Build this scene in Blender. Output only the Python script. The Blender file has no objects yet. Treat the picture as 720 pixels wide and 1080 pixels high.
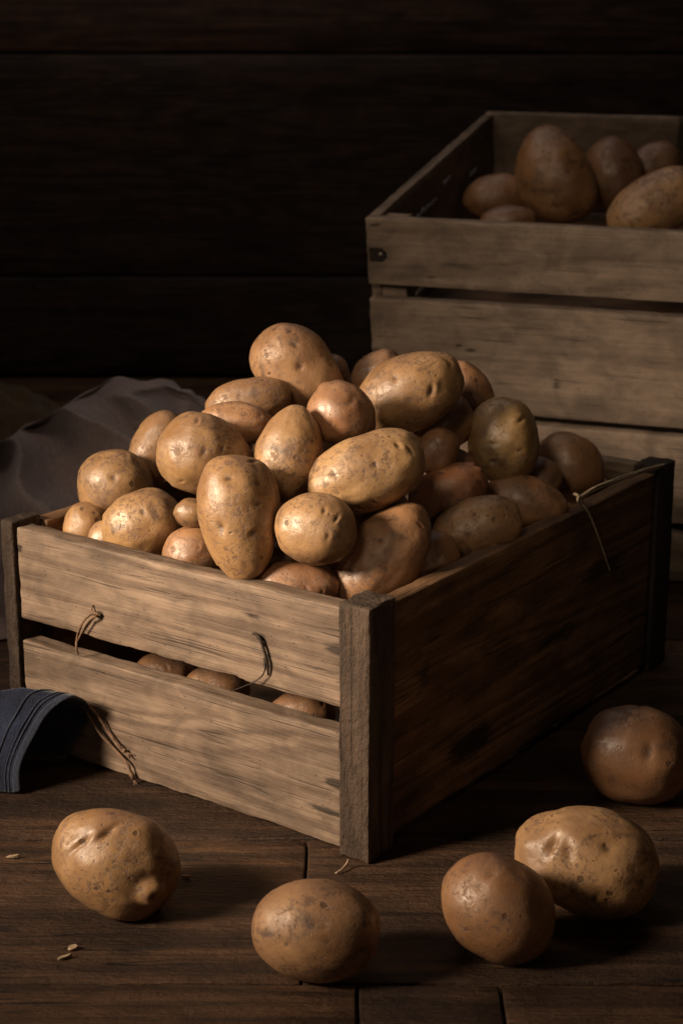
import bpy, bmesh, math, random
import numpy as np
from mathutils import Vector, Matrix, noise

S = bpy.context.scene
COL = S.collection

# ------------------------------------------------------------------ camera
F, PITCH, CAMH = 1864.2, 0.2946, 0.6292          # focal length in pixels of a 720x1080 frame
cam_d = bpy.data.cameras.new('camera')
cam = bpy.data.objects.new('camera', cam_d)
COL.objects.link(cam)
cam.location = (0, 0, CAMH)
cam.rotation_euler = (math.pi / 2 - PITCH, 0, 0)
cam_d.sensor_fit = 'VERTICAL'
cam_d.sensor_height = 36.0
cam_d.lens = F / 1080 * 36.0
cam_d.clip_start = 0.02
cam_d.clip_end = 100
cam_d.dof.use_dof = True
cam_d.dof.focus_distance = 1.32
cam_d.dof.aperture_fstop = 9.0
S.camera = cam
CAM = Vector((0, 0, CAMH))
RIGHT = Vector((1, 0, 0))
FWD = Vector((0, math.cos(PITCH), -math.sin(PITCH)))
UP = Vector((0, math.sin(PITCH), math.cos(PITCH)))

# ------------------------------------------------------------------ world, lamps, exposure
W = bpy.data.worlds.new('World')
S.world = W
W.use_nodes = True
bg = W.node_tree.nodes['Background']
bg.inputs[0].default_value = (1.0, 0.78, 0.62, 1)
bg.inputs[1].default_value = 0.003

def aim(o, target):
    o.rotation_euler = (Vector(target) - o.location).to_track_quat('-Z', 'Y').to_euler()

key_d = bpy.data.lights.new('key_lamp', 'SPOT')
key = bpy.data.objects.new('key_lamp', key_d)
COL.objects.link(key)
key.location = (-1.27, 0.68, 0.84)
key_d.energy = 232
key_d.color = (1.0, 0.82, 0.61)
key_d.shadow_soft_size = 0.20
key_d.spot_size = math.radians(34)
key_d.spot_blend = 1.0
aim(key, (-0.03, 1.30, 0.17))

def area(name, loc, target, size, energy, color):
    d = bpy.data.lights.new(name, 'AREA')
    d.size = size; d.energy = energy; d.color = color
    o = bpy.data.objects.new(name, d); COL.objects.link(o)
    o.location = loc; aim(o, target)
area('rear_softbox', (0.05, 2.45, 1.75), (0.05, 1.45, 0.2), 0.9, 1.2, (0.86, 0.93, 1.0))
area('wall_fill', (-0.45, 1.95, 1.55), (-0.20, 2.85, 0.45), 0.5, 2.9, (1.0, 0.78, 0.60))  # the second is an added unseen light that lifts the dark wall
fill_d = bpy.data.lights.new('fill_lamp', 'SPOT')  # added unseen fill that brightens the dark side panel
fill = bpy.data.objects.new('fill_lamp', fill_d)
COL.objects.link(fill)
fill.location = (0.45, 0.30, 0.50)
fill_d.energy = 3.8
fill_d.color = (1.0, 0.70, 0.46)
fill_d.shadow_soft_size = 0.15
fill_d.spot_size = math.radians(26)
fill_d.spot_blend = 1.0
aim(fill, (0.06, 1.26, 0.11))
front_d = bpy.data.lights.new('front_fill', 'SPOT')  # added unseen fill for the back crate and heap top
front = bpy.data.objects.new('front_fill', front_d)
COL.objects.link(front)
front.location = (-0.48, 0.12, 1.32)
front_d.energy = 36
front_d.color = (1.0, 0.82, 0.60)
front_d.shadow_soft_size = 0.20
front_d.spot_size = math.radians(29)
front_d.spot_blend = 1.0
aim(front, (0.08, 1.60, 0.36))

S.view_settings.view_transform = 'Standard'
S.view_settings.look = 'None'
S.view_settings.exposure = 0.0
S.view_settings.gamma = 1.0
S.view_settings.use_curve_mapping = False
S.render.engine = 'CYCLES'

# ------------------------------------------------------------------ picture <-> place
def ray(u, v):
    return FWD + RIGHT * ((u - 360) / F) + UP * ((540 - v) / F)

def on_plane(u, v, p, n):
    d = ray(u, v); n = Vector(n)
    return CAM + d * ((Vector(p) - CAM).dot(n) / d.dot(n))

def at_dep(u, v, dep):
    return CAM + ray(u, v) * dep

# ------------------------------------------------------------------ objects
def tag(o, label=None, cat=None, group=None, kind=None):
    if label: o['label'] = label
    if cat: o['category'] = cat
    if group: o['group'] = group
    if kind: o['kind'] = kind
    return o

def empty(name, matrix):
    o = bpy.data.objects.new(name, None)
    COL.objects.link(o)
    o.empty_display_size = 0.05
    o.matrix_world = matrix
    return o

def mesh_obj(name, verts, faces, mat, parent=None, matrix=None, attrs=None, smooth=True):
    me = bpy.data.meshes.new(name)
    me.from_pydata([tuple(v) for v in verts], [], [tuple(f) for f in faces])
    if smooth:
        me.polygons.foreach_set('use_smooth', [True] * len(me.polygons))
    for k, vals in (attrs or {}).items():
        at = me.attributes.new(k, 'FLOAT', 'POINT')
        at.data.foreach_set('value', np.asarray(vals, dtype=np.float32))
    me.update()
    me.materials.append(mat)
    o = bpy.data.objects.new(name, me)
    COL.objects.link(o)
    if parent is not None:
        o.parent = parent
    if matrix is not None:
        o.matrix_local = matrix
    return o

# ------------------------------------------------------------------ node helper
class NT:
    def __init__(self, name):
        self.m = bpy.data.materials.new(name)
        self.m.use_nodes = True
        self.t = self.m.node_tree
        self.bsdf = self.t.nodes['Principled BSDF']
        self.tc = self.t.nodes.new('ShaderNodeTexCoord')
        self.oi = self.t.nodes.new('ShaderNodeObjectInfo')
    def n(self, kind, **kw):
        nd = self.t.nodes.new(kind)
        for k, v in kw.items():
            setattr(nd, k, v)
        return nd
    def put(self, sock, v):
        if isinstance(v, bpy.types.NodeSocket):
            self.t.links.new(v, sock)
        elif v is not None:
            sock.default_value = v
    def math(self, op, a, b=None, clamp=False):
        nd = self.n('ShaderNodeMath', operation=op, use_clamp=clamp)
        self.put(nd.inputs[0], a)
        if b is not None: self.put(nd.inputs[1], b)
        return nd.outputs[0]
    def coords(self, scale, rnd=17.0):
        off = self.n('ShaderNodeVectorMath', operation='SCALE')
        off.inputs[0].default_value = (1.0, 1.7, 2.3)
        self.put(off.inputs['Scale'], self.math('MULTIPLY', self.oi.outputs['Random'], rnd))
        mp = self.n('ShaderNodeVectorMath', operation='MULTIPLY')
        self.put(mp.inputs[0], self.tc.outputs['Object'])
        mp.inputs[1].default_value = scale
        ad = self.n('ShaderNodeVectorMath', operation='ADD')
        self.put(ad.inputs[0], mp.outputs[0]); self.put(ad.inputs[1], off.outputs[0])
        return ad.outputs[0]
    def noise(self, vec, scale=1.0, detail=4, rough=0.55, dist=0.0):
        nd = self.n('ShaderNodeTexNoise')
        self.put(nd.inputs['Vector'], vec)
        nd.inputs['Scale'].default_value = scale
        nd.inputs['Detail'].default_value = detail
        nd.inputs['Roughness'].default_value = rough
        nd.inputs['Distortion'].default_value = dist
        return nd.outputs['Fac']
    def voro(self, vec, scale=1.0, feature='F1', rand=1.0):
        nd = self.n('ShaderNodeTexVoronoi', feature=feature)
        self.put(nd.inputs['Vector'], vec)
        nd.inputs['Scale'].default_value = scale
        nd.inputs['Randomness'].default_value = rand
        return nd
    def ramp(self, fac, a, b, lo=0.0, hi=1.0):
        nd = self.n('ShaderNodeMapRange', interpolation_type='SMOOTHSTEP')
        self.put(nd.inputs['Value'], fac)
        nd.inputs['From Min'].default_value = a; nd.inputs['From Max'].default_value = b
        nd.inputs['To Min'].default_value = lo; nd.inputs['To Max'].default_value = hi
        return nd.outputs[0]
    def mix(self, fac, a, b, mode='MIX'):
        nd = self.n('ShaderNodeMix', data_type='RGBA', blend_type=mode)
        self.put(nd.inputs[0], fac)
        for s, v in ((nd.inputs[6], a), (nd.inputs[7], b)):
            if isinstance(v, tuple) and len(v) == 3: v = v + (1,)
            self.put(s, v)
        return nd.outputs[2]
    def attr(self, name):
        return self.n('ShaderNodeAttribute', attribute_name=name).outputs['Fac']
    def bump(self, h, strength, dist, prev=None):
        nd = self.n('ShaderNodeBump')
        nd.inputs['Strength'].default_value = strength
        nd.inputs['Distance'].default_value = dist
        self.put(nd.inputs['Height'], h)
        if prev is not None: self.put(nd.inputs['Normal'], prev)
        return nd.outputs[0]
    def out(self, col=None, rough=None, normal=None, spec=None):
        self.put(self.bsdf.inputs['Base Color'], col if not (isinstance(col, tuple) and len(col) == 3) else col + (1,))
        self.put(self.bsdf.inputs['Roughness'], rough)
        self.put(self.bsdf.inputs['Normal'], normal)
        self.put(self.bsdf.inputs['Specular IOR Level'], spec)
        return self.m

def wood(name, light, dark, stain=(0.02, 0.013, 0.009), ring=1.0, rough=0.62, dirt=0.5, fibre=0.5, saw=0.0, use_attr=True, crack=0.5, cross=0.0, worn=0.0):
    """grain runs along the object's own X"""
    t = NT(name)
    if use_attr:
        # a per-plank offset so that planks sharing one mesh differ
        pid = t.attr('plank')
        def C(scale):
            v = t.coords(scale)
            ad = t.n('ShaderNodeVectorMath', operation='ADD')
            cx = t.n('ShaderNodeCombineXYZ')
            t.put(cx.inputs[0], t.math('MULTIPLY', pid, 7.3)); t.put(cx.inputs[1], t.math('MULTIPLY', pid, 3.1)); t.put(cx.inputs[2], t.math('MULTIPLY', pid, 5.7))
            t.put(ad.inputs[0], v); t.put(ad.inputs[1], cx.outputs[0])
            return ad.outputs[0]
    else:
        C = t.coords
    broad = t.noise(C((1.3, 13, 13)), 1.0, 2, 0.45, 0.3)
    rings = t.math('SINE', t.math('MULTIPLY', broad, 80.0 * ring))
    rings = t.ramp(rings, -1.0, 1.0)
    fib = t.noise(C((22, 800, 800)), 1.0, 3, 0.65)
    fib2 = t.noise(C((6, 210, 210)), 1.0, 5, 0.7, 0.3)
    blot = t.noise(C((7, 16, 16)), 1.0, 4, 0.6)
    g = t.math('ADD', t.math('MULTIPLY', rings, 0.16), t.math('MULTIPLY', fib2, 0.80))
    g = t.math('ADD', g, t.math('MULTIPLY', t.math('SUBTRACT', fib, 0.5), fibre))
    g = t.ramp(g, 0.18, 0.92)
    late = t.ramp(rings, 0.0, 0.22, 1, 0)
    col = t.mix(g, dark, light)
    col = t.mix(t.math('MULTIPLY', late, t.math('MULTIPLY', fib2, 0.55)), col, tuple(c * 0.6 for c in dark))
    # weathering: dark dirt in broad blotches and fine black scratches along the grain
    col = t.mix(t.math('MULTIPLY', t.ramp(blot, 0.50, 0.78), dirt), col, tuple(c * 0.35 for c in dark))
    scr = t.noise(C((9, 300, 300)), 1.0, 2, 0.5)
    col = t.mix(t.ramp(scr, 0.64, 0.72, 0, 0.55), col, stain)
    if use_attr:
        sa = t.attr('stain')
        jag = t.noise(C((45, 260, 260)), 1.0, 4, 0.7)
        sm = t.ramp(t.math('ADD', sa, t.math('MULTIPLY', t.math('SUBTRACT', jag, 0.5), 0.9)), 0.35, 0.62)
        sm = t.math('MULTIPLY', sm, t.ramp(sa, 0.02, 0.2))
        col = t.mix(t.math('MULTIPLY', sm, 0.86), col, stain)
        tone = t.attr('tone')
        tn = t.n('ShaderNodeCombineXYZ')
        tv = t.math('ADD', tone, 1.0)
        for i in range(3): t.put(tn.inputs[i], tv)
        col = t.mix(1.0, col, tn.outputs[0], 'MULTIPLY')
    # sun-bleached and soiled clouds
    cl = t.noise(C((26, 42, 42)), 1.0, 5, 0.65, 0.6)
    k = t.ramp(cl, 0.30, 0.70, 0.70, 1.22)
    kv = t.n('ShaderNodeCombineXYZ')
    for i in range(3): t.put(kv.inputs[i], k)
    col = t.mix(1.0, col, kv.outputs[0], 'MULTIPLY')
    # drying checks: thin dark cracks that follow the grain, only here and there
    cn = t.noise(C((3, 75, 75)), 1.0, 2, 0.4, 0.15)
    ck = t.ramp(t.math('ABSOLUTE', t.math('SUBTRACT', cn, 0.5)), 0.0, 0.016, 1, 0)
    ck = t.math('MULTIPLY', ck, t.ramp(t.noise(C((9, 24, 24)), 1.0, 2), 0.50, 0.60))
    ck = t.math('MULTIPLY', ck, crack)
    col = t.mix(ck, col, tuple(c * 0.3 for c in stain))
    # pin holes and specks
    pv = t.voro(C((150, 260, 260)), 1.0)
    ps = t.n('ShaderNodeSeparateColor'); t.put(ps.inputs[0], pv.outputs['Color'])
    pk = t.math('MULTIPLY', t.ramp(pv.outputs['Distance'], 0.10, 0.24, 1, 0), t.math('GREATER_THAN', ps.outputs[0], 0.80))
    col = t.mix(t.math('MULTIPLY', pk, 0.55), col, stain)
    if worn:
        geo = t.n('ShaderNodeNewGeometry')
        wn = t.math('ADD', geo.outputs['Pointiness'], t.math('MULTIPLY', t.math('SUBTRACT', cl, 0.5), 0.12))
        col = t.mix(t.math('MULTIPLY', t.ramp(wn, 0.52, 0.60), worn), col, tuple(min(.8, c * 1.45) for c in light))
    h = t.math('ADD', t.math('MULTIPLY', fib, 0.5), t.math('MULTIPLY', fib2, 0.9))
    h = t.math('SUBTRACT', h, t.ramp(scr, 0.62, 0.72, 0, 0.5))
    h = t.math('SUBTRACT', h, t.math('MULTIPLY', ck, 1.6))
    if cross:
        cr = t.noise(C((340, 9, 9)), 1.0, 3, 0.6)
        cm = t.math('MULTIPLY', t.ramp(cr, 0.54, 0.66), t.ramp(t.noise(C((6, 14, 14)), 1.0, 2), 0.42, 0.62))
        col = t.mix(t.math('MULTIPLY', cm, cross), col, stain)
        h = t.math('SUBTRACT', h, t.math('MULTIPLY', cm, cross))
    nrm = t.bump(h, 0.7, 0.0012)
    if saw:
        sw = t.noise(C((130, 330, 330)), 1.0, 4, 0.7)
        nrm = t.bump(sw, saw, 0.004, nrm)
    r = t.math('ADD', t.math('MULTIPLY', g, 0.12), rough)
    return t.out(col, r, nrm, 0.32)

M = {}
M['slat'] = wood('weathered_slat_wood', (0.285, 0.198, 0.138), (0.140, 0.090, 0.062), dirt=0.6, crack=0.35, cross=0.0, worn=0.6)
M['post'] = wood('rough_post_wood', (0.115, 0.075, 0.052), (0.040, 0.024, 0.016), dirt=0.5, saw=0.8, worn=0.35)
M['panel'] = wood('dark_panel_wood', (0.25, 0.135, 0.064), (0.095, 0.047, 0.021), dirt=0.9, crack=0.6, cross=0.0, worn=0.7)
M['pine'] = wood('pale_pine_wood', (0.245, 0.176, 0.130), (0.165, 0.115, 0.084), ring=0.55, dirt=0.3, fibre=0.25, crack=0.2, worn=0.5)
M['floor'] = wood('old_floor_wood', (0.140, 0.070, 0.035), (0.030, 0.0140, 0.0075), dirt=0.8, ring=0.45, rough=0.55, saw=0.75, crack=0.9, cross=0.12, worn=0.3)
M['wall'] = wood('dark_wall_wood', (0.085, 0.045, 0.029), (0.020, 0.011, 0.008), dirt=0.7, rough=0.5)

def potato_material():
    t = NT('potato_skin')
    c = t.coords((1, 1, 1), 31.0)
    big = t.noise(c, 22, 3, 0.55)
    mid = t.noise(c, 70, 4, 0.6, 0.5)
    base = t.mix(t.ramp(big, 0.32, 0.68), (0.235, 0.117, 0.049), (0.39, 0.216, 0.096))
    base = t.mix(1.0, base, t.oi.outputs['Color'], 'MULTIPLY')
    # netted russet patches
    net = t.noise(c, 150, 5, 0.7, 0.6)
    col = t.mix(t.math('MULTIPLY', t.ramp(net, 0.50, 0.70), t.ramp(mid, 0.40, 0.60, 0.30, 0.95)), base, (0.165, 0.075, 0.032))
    # clinging soil
    soil = t.noise(c, 38, 6, 0.68, 0.8)
    col = t.mix(t.ramp(soil, 0.54, 0.70, 0, 0.85), col, (0.085, 0.042, 0.021))
    # flaking skin: crisp-edged russet islands
    fl = t.noise(c, 210, 6, 0.72, 0.4)
    where = t.ramp(t.noise(c, 34, 3, 0.5), 0.44, 0.60)
    fk = t.math('MULTIPLY', t.ramp(fl, 0.525, 0.575), where)
    col = t.mix(t.math('MULTIPLY', fk, 0.75), col, (0.13, 0.058, 0.026))
    # lenticels: dark freckles of three sizes, unevenly spread
    wob = t.n('ShaderNodeVectorMath', operation='ADD')
    t.put(wob.inputs[0], c)
    nz = t.n('ShaderNodeTexNoise'); t.put(nz.inputs['Vector'], c); nz.inputs['Scale'].default_value = 260
    sc = t.n('ShaderNodeVectorMath', operation='SCALE'); t.put(sc.inputs[0], nz.outputs['Color']); sc.inputs['Scale'].default_value = 0.0035
    t.put(wob.inputs[1], sc.outputs[0])
    def freckles(scale, share, big):
        v = t.voro(wob.outputs[0], scale)
        sp = t.n('ShaderNodeSeparateColor'); t.put(sp.inputs[0], v.outputs['Color'])
        size = t.math('ADD', 0.06, t.math('MULTIPLY', t.math('POWER', sp.outputs[0], 3.0), big))
        d = t.ramp(t.math('SUBTRACT', v.outputs['Distance'], size), -0.05, 0.06, 1, 0)
        return t.math('MULTIPLY', d, t.math('GREATER_THAN', sp.outputs[1], 1 - share))
    d1 = freckles(95, 0.40, 0.22)
    d2 = freckles(230, 0.50, 0.20)
    d3 = freckles(480, 0.45, 0.22)
    col = t.mix(t.math('MULTIPLY', d1, 0.80), col, (0.085, 0.038, 0.018))
    col = t.mix(t.math('MULTIPLY', d2, 0.75), col, (0.095, 0.042, 0.020))
    col = t.mix(t.math('MULTIPLY', d3, 0.55), col, (0.110, 0.050, 0.024))
    eye = t.attr('eye')
    col = t.mix(t.math('MULTIPLY', t.ramp(t.math('ADD', eye, t.math('MULTIPLY', t.math('SUBTRACT', net, 0.5), 0.8)), 0.25, 0.9), 0.75), col, (0.075, 0.034, 0.017))
    fine = t.noise(c, 520, 4, 0.7)
    h = t.math('ADD', t.math('MULTIPLY', fine, 0.4), t.math('MULTIPLY', net, 0.7))
    h = t.math('SUBTRACT', h, t.math('MULTIPLY', d1, 0.6))
    h = t.math('SUBTRACT', h, t.math('MULTIPLY', fk, 0.35))
    h = t.math('SUBTRACT', h, t.math('MULTIPLY', d2, 0.4))
    nrm = t.bump(h, 0.55, 0.0010)
    nrm = t.bump(mid, 0.10, 0.003, nrm)
    rough = t.math('ADD', t.ramp(t.math('ADD', net, t.math('MULTIPLY', soil, 0.6)), 0.50, 1.0, 0.34, 0.58), t.math('MULTIPLY', fk, 0.15))
    t.bsdf.inputs['Subsurface Weight'].default_value = 0.04
    t.bsdf.inputs['Subsurface Radius'].default_value = (0.004, 0.002, 0.001)
    t.bsdf.inputs['Subsurface Scale'].default_value = 0.5
    return t.out(col, rough, nrm, 0.95)
M['potato'] = potato_material()

def cloth_material(name, a, b, weave, rough=0.9):
    t = NT(name)
    c = t.coords((1, 1, 1), 3.0)
    n1 = t.noise(c, 18, 4, 0.6)
    wx = t.noise(t.coords((weave, weave * 0.12, weave * 0.12)), 1, 2)
    wy = t.noise(t.coords((weave * 0.12, weave, weave)), 1, 2)
    w = t.math('ADD', wx, wy)
    col = t.mix(t.ramp(t.math('ADD', t.math('MULTIPLY', n1, 0.5), t.math('MULTIPLY', w, 0.5)), 0.55, 0.95), b, a)
    t.bsdf.inputs['Sheen Weight'].default_value = 0.25
    t.bsdf.inputs['Sheen Roughness'].default_value = 0.5
    return t.out(col, rough, t.bump(w, 0.6, 0.001), 0.15)
M['linen'] = cloth_material('grey_linen', (0.27, 0.205, 0.205), (0.15, 0.115, 0.118), 900)
M['burlap'] = cloth_material('brown_sacking', (0.10, 0.06, 0.03), (0.04, 0.024, 0.012), 500)
M['denim'] = cloth_material('blue_denim', (0.020, 0.026, 0.055), (0.006, 0.008, 0.019), 1200)
M['hem'] = cloth_material('faded_denim_hem', (0.042, 0.048, 0.076), (0.018, 0.022, 0.040), 1400)

def plain(name, col, rough=0.8, metal=0.0, var=0.35, scale=300):
    t = NT(name)
    c = t.coords((1, 1, 1), 5.0)
    n1 = t.noise(c, scale, 4, 0.65)
    cc = t.mix(t.ramp(n1, 0.3, 0.7), tuple(x * (1 - var) for x in col), tuple(x * (1 + var * 0.5) for x in col))
    t.bsdf.inputs['Metallic'].default_value = metal
    return t.out(cc, rough, t.bump(n1, 0.4, 0.0008), 0.3)
M['twine'] = plain('pale_twine', (0.36, 0.27, 0.18), 0.85)
M['brown_twine'] = plain('brown_twine', (0.20, 0.115, 0.07), 0.85)
M['dark_twine'] = plain('dark_twine', (0.035, 0.022, 0.016), 0.85)
M['iron'] = plain('rusty_iron', (0.045, 0.032, 0.026), 0.6, 0.6)
M['steel'] = plain('worn_nail_steel', (0.20, 0.16, 0.13), 0.45, 0.8)
M['chip'] = plain('fresh_wood_chip', (0.40, 0.28, 0.18), 0.75)
M['paint'] = plain('flaked_white_paint', (0.42, 0.46, 0.58), 0.6, 0, 0.5, 600)

# ------------------------------------------------------------------ boards
def axis_lines(h, r, step):
    inner = max(1, int(round((2 * h - 2 * r) / step)))
    a = [-h, -h + 0.3 * r, -h + r]
    for i in range(1, inner): a.append(-h + r + (2 * h - 2 * r) * i / inner)
    a += [h - r, h - 0.3 * r, h]
    return np.array(a)

def board_geo(L, Hh, T, r=0.0015, step=0.006, seed=0, wear=1.0, bow=0.0, ragged=0.0007):
    """rounded, worn board. X along grain (L), Y thickness (T), Z height (Hh), centred"""
    rng = random.Random(seed)
    off = Vector((rng.uniform(0, 90), rng.uniform(0, 90), rng.uniform(0, 90)))
    X, Y, Z = axis_lines(L / 2, r, step), axis_lines(T / 2, r, max(step, 0.004)), axis_lines(Hh / 2, r, step)
    verts, faces, idx = [], [], {}
    def vid(p):
        k = (round(p[0], 6), round(p[1], 6), round(p[2], 6))
        if k not in idx:
            idx[k] = len(verts); verts.append(p)
        return idx[k]
    def sheet(A, B, f, flip):
        for i in range(len(A) - 1):
            for j in range(len(B) - 1):
                q = [vid(f(A[i], B[j])), vid(f(A[i + 1], B[j])), vid(f(A[i + 1], B[j + 1])), vid(f(A[i], B[j + 1]))]
                faces.append(q[::-1] if flip else q)
    hx, hy, hz = L / 2, T / 2, Hh / 2
    sheet(X, Z, lambda a, b: (a, -hy, b), False); sheet(X, Z, lambda a, b: (a, hy, b), True)
    sheet(X, Y, lambda a, b: (a, b, hz), False); sheet(X, Y, lambda a, b: (a, b, -hz), True)
    sheet(Y, Z, lambda a, b: (hx, a, b), False); sheet(Y, Z, lambda a, b: (-hx, a, b), True)
    out = []
    for (x, y, z) in verts:
        n = noise.noise(Vector((x * 55, y * 90, z * 90)) + off)
        n2 = noise.noise(Vector((x * 210, y * 160, z * 160)) + off)
        rr = r * (1.0 + wear * max(0.0, 1.7 * n + 0.9 * n2))
        rr = min(rr, hy * 0.9, hz * 0.9)
        c = Vector((max(-hx + rr, min(hx - rr, x)), max(-hy + rr, min(hy - rr, y)), max(-hz + rr, min(hz - rr, z))))
        d = Vector((x, y, z)) - c
        p = c + d.normalized() * rr if d.length > 1e-9 else Vector((x, y, z))
        if abs(abs(x) - hx) < 1e-6:
            p.x += ragged * 2.2 * noise.noise(Vector((y * 160, z * 260, 3.3 + x)) + off) * wear
        p.z += 0.0007 * wear * noise.noise(Vector((x * 16, 1.7, math.copysign(4, z))) + off) * (abs(z) / hz)
        p.z += 0.0005 * wear * noise.noise(Vector((x * 70, y * 60, math.copysign(9, z))) + off) * (abs(z) / hz)
        p.y += 0.0004 * wear * noise.noise(Vector((x * 18, z * 60, 5.1)) + off)
        p.y += bow * (1 - (x / hx) ** 2)
        out.append(p)
    return out, faces

def board(name, mat, parent, loc, rotz=0.0, L=1, Hh=.1, T=.01, stains=(), tone=0.0, plank=0.0, upright=False, **kw):
    v, f = board_geo(L, Hh, T, **kw)
    st = np.zeros(len(v))
    for (sx, sz, rx, rz, a) in stains:
        for i, p in enumerate(v):
            d = ((p.x - sx) / rx) ** 2 + ((p.z - sz) / rz) ** 2
            if d < 6: st[i] = max(st[i], a * math.exp(-d))
    m = Matrix.Translation(loc) @ Matrix.Rotation(rotz, 4, 'Z')
    if upright: m = m @ Matrix.Rotation(-math.pi / 2, 4, 'Y')
    return mesh_obj(name, v, f, mat, parent, m, {'stain': st, 'tone': [tone] * len(v), 'plank': [plank] * len(v)})

def tube_geo(pts, radii, n=8, twist=0.0, lobes=0, seed=0):
    pts = [Vector(p) for p in pts]
    if not hasattr(radii, '__len__'): radii = [radii] * len(pts)
    verts, faces = [], []
    prev = None
    for i, p in enumerate(pts):
        t = (pts[min(i + 1, len(pts) - 1)] - pts[max(i - 1, 0)]).normalized()
        if prev is None:
            prev = t.orthogonal().normalized()
        a = (prev - t * prev.dot(t)).normalized(); prev = a
        b = t.cross(a)
        for k in range(n):
            ph = 2 * math.pi * k / n
            rr = radii[i] * (1 + (0.22 * math.cos(lobes * ph + twist * i) if lobes else 0))
            verts.append(p + (a * math.cos(ph) + b * math.sin(ph)) * rr)
    for i in range(len(pts) - 1):
        for k in range(n):
            k2 = (k + 1) % n
            faces.append((i * n + k, i * n + k2, (i + 1) * n + k2, (i + 1) * n + k))
    c0 = len(verts); verts += [pts[0], pts[-1]]
    e = (len(pts) - 1) * n
    for k in range(n):
        k2 = (k + 1) % n
        faces.append((c0, k2, k)); faces.append((c0 + 1, e + k, e + k2))
    return verts, faces

def spline(ctrl, n=24):
    ctrl = [Vector(c) for c in ctrl]
    P = [ctrl[0] * 2 - ctrl[1]] + ctrl + [ctrl[-1] * 2 - ctrl[-2]]
    out = []
    segs = len(ctrl) - 1
    for i in range(n + 1):
        s = min(i / n * segs, segs - 1e-6); k = int(s); t = s - k
        a, b, c, d = P[k:k + 4]
        out.append(0.5 * ((2 * b) + (c - a) * t + (2 * a - 5 * b + 4 * c - d) * t * t + (3 * b - a - 3 * c + d) * t ** 3))
    return out

def merge_geo(list_):
    V, Fc = [], []
    for v, f in list_:
        o = len(V); V += list(v); Fc += [tuple(i + o for i in q) for q in f]
    return V, Fc

# ------------------------------------------------------------------ the setting: floor and wall
def floor():
    V, Fc, tone, plank = [], [], [], []
    rng = random.Random(4)
    jx = lambda u, v: on_plane(u, v, (0, 0, 0), (0, 0, 1)).x
    rows = [(0.40, 0.60, [-.3, .35]), (0.60, 0.81, [-.1]), (0.81, 1.014, [jx(377, 1060), jx(530, 1058)]), (1.014, 1.216, [jx(323, 905)]),
            (1.216, 1.43, [-.62, .47]), (1.43, 1.64, [-.2, .75]), (1.64, 1.86, [.3]), (1.86, 2.08, [-.45, .6]), (2.08, 2.30, [.1]), (2.30, 2.54, [-.3]), (2.54, 2.83, [.45])]
    k = 0
    for (y0, y1, joints) in rows:
        xs = [-1.5] + sorted(joints) + [1.5]
        for a, b in zip(xs[:-1], xs[1:]):
            L, Wd = b - a - 0.0016, y1 - y0 - 0.0026
            v, f = board_geo(L, 0.02, Wd, r=0.0018, step=0.02, seed=100 + k, wear=0.8, ragged=0.0004)
            o = len(V)
            dz = -0.0104 + rng.uniform(-.0004, .0004)
            sk = rng.uniform(-.0006, .0006)
            V += [Vector((p.x + (a + b) / 2, p.y + (y0 + y1) / 2 + (p.x) * 0.000, p.z + dz + sk * p.x)) for p in v]
            Fc += [tuple(i + o for i in q) for q in f]
            tone += [rng.uniform(-.22, .18)] * len(v); plank += [k * 1.37] * len(v)
            k += 1
    # a ground under the boards closes the joints
    st = np.zeros(len(V))
    for (u, v_, rx, ry, a) in ((145, 998, .035, .008, .9), (225, 1055, .05, .012, .55), (60, 1065, .06, .012, .6), (600, 880, .05, .006, .5), (430, 935, .012, .012, .5)):
        c = on_plane(u, v_, (0, 0, 0), (0, 0, 1))
        for i, p in enumerate(V):
            d = ((p.x - c.x) / rx) ** 2 + ((p.y - c.y) / ry) ** 2
            if d < 6: st[i] = max(st[i], a * math.exp(-d))
    o = len(V)
    V += [Vector((x, y, -0.021)) for x, y in ((-3, 0.0), (3, 0.0), (3, 2.86), (-3, 2.86))]
    Fc.append((o, o + 1, o + 2, o + 3)); tone += [-.8] * 4; plank += [0] * 4
    st = np.concatenate([st, np.zeros(4)])
    return tag(mesh_obj('floor', V, Fc, M['floor'], attrs={'stain': st, 'tone': tone, 'plank': plank}), kind='structure')
floor()

def wall():
    V, Fc, tone, plank = [], [], [], []
    rng = random.Random(9)
    zs = [0.0, .163, .513, .86, 1.2, 1.55]
    for k, (a, b) in enumerate(zip(zs[:-1], zs[1:])):
        v, f = board_geo(3.6, b - a - .003, .03, r=.003, step=.04, seed=300 + k, wear=0.6)
        o = len(V)
        V += [Vector((p.x, p.y + 2.865 + rng.uniform(0, .0001), p.z + (a + b) / 2)) for p in v]
        Fc += [tuple(i + o for i in q) for q in f]
        tone += [(-.35, -.25, .25, -.1, 0)[k]] * len(v); plank += [k * 2.1 + 40] * len(v)
    o = len(V)
    V += [Vector(p) for p in ((-1.9, 2.885, -.02), (1.9, 2.885, -.02), (1.9, 2.885, 1.56), (-1.9, 2.885, 1.56))]
    Fc.append((o, o + 1, o + 2, o + 3)); tone += [-.9] * 4; plank += [0] * 4
    return tag(mesh_obj('back_wall', V, Fc, M['wall'], attrs={'stain': np.zeros(len(V)), 'tone': tone, 'plank': plank}), kind='structure')
wall()

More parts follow.
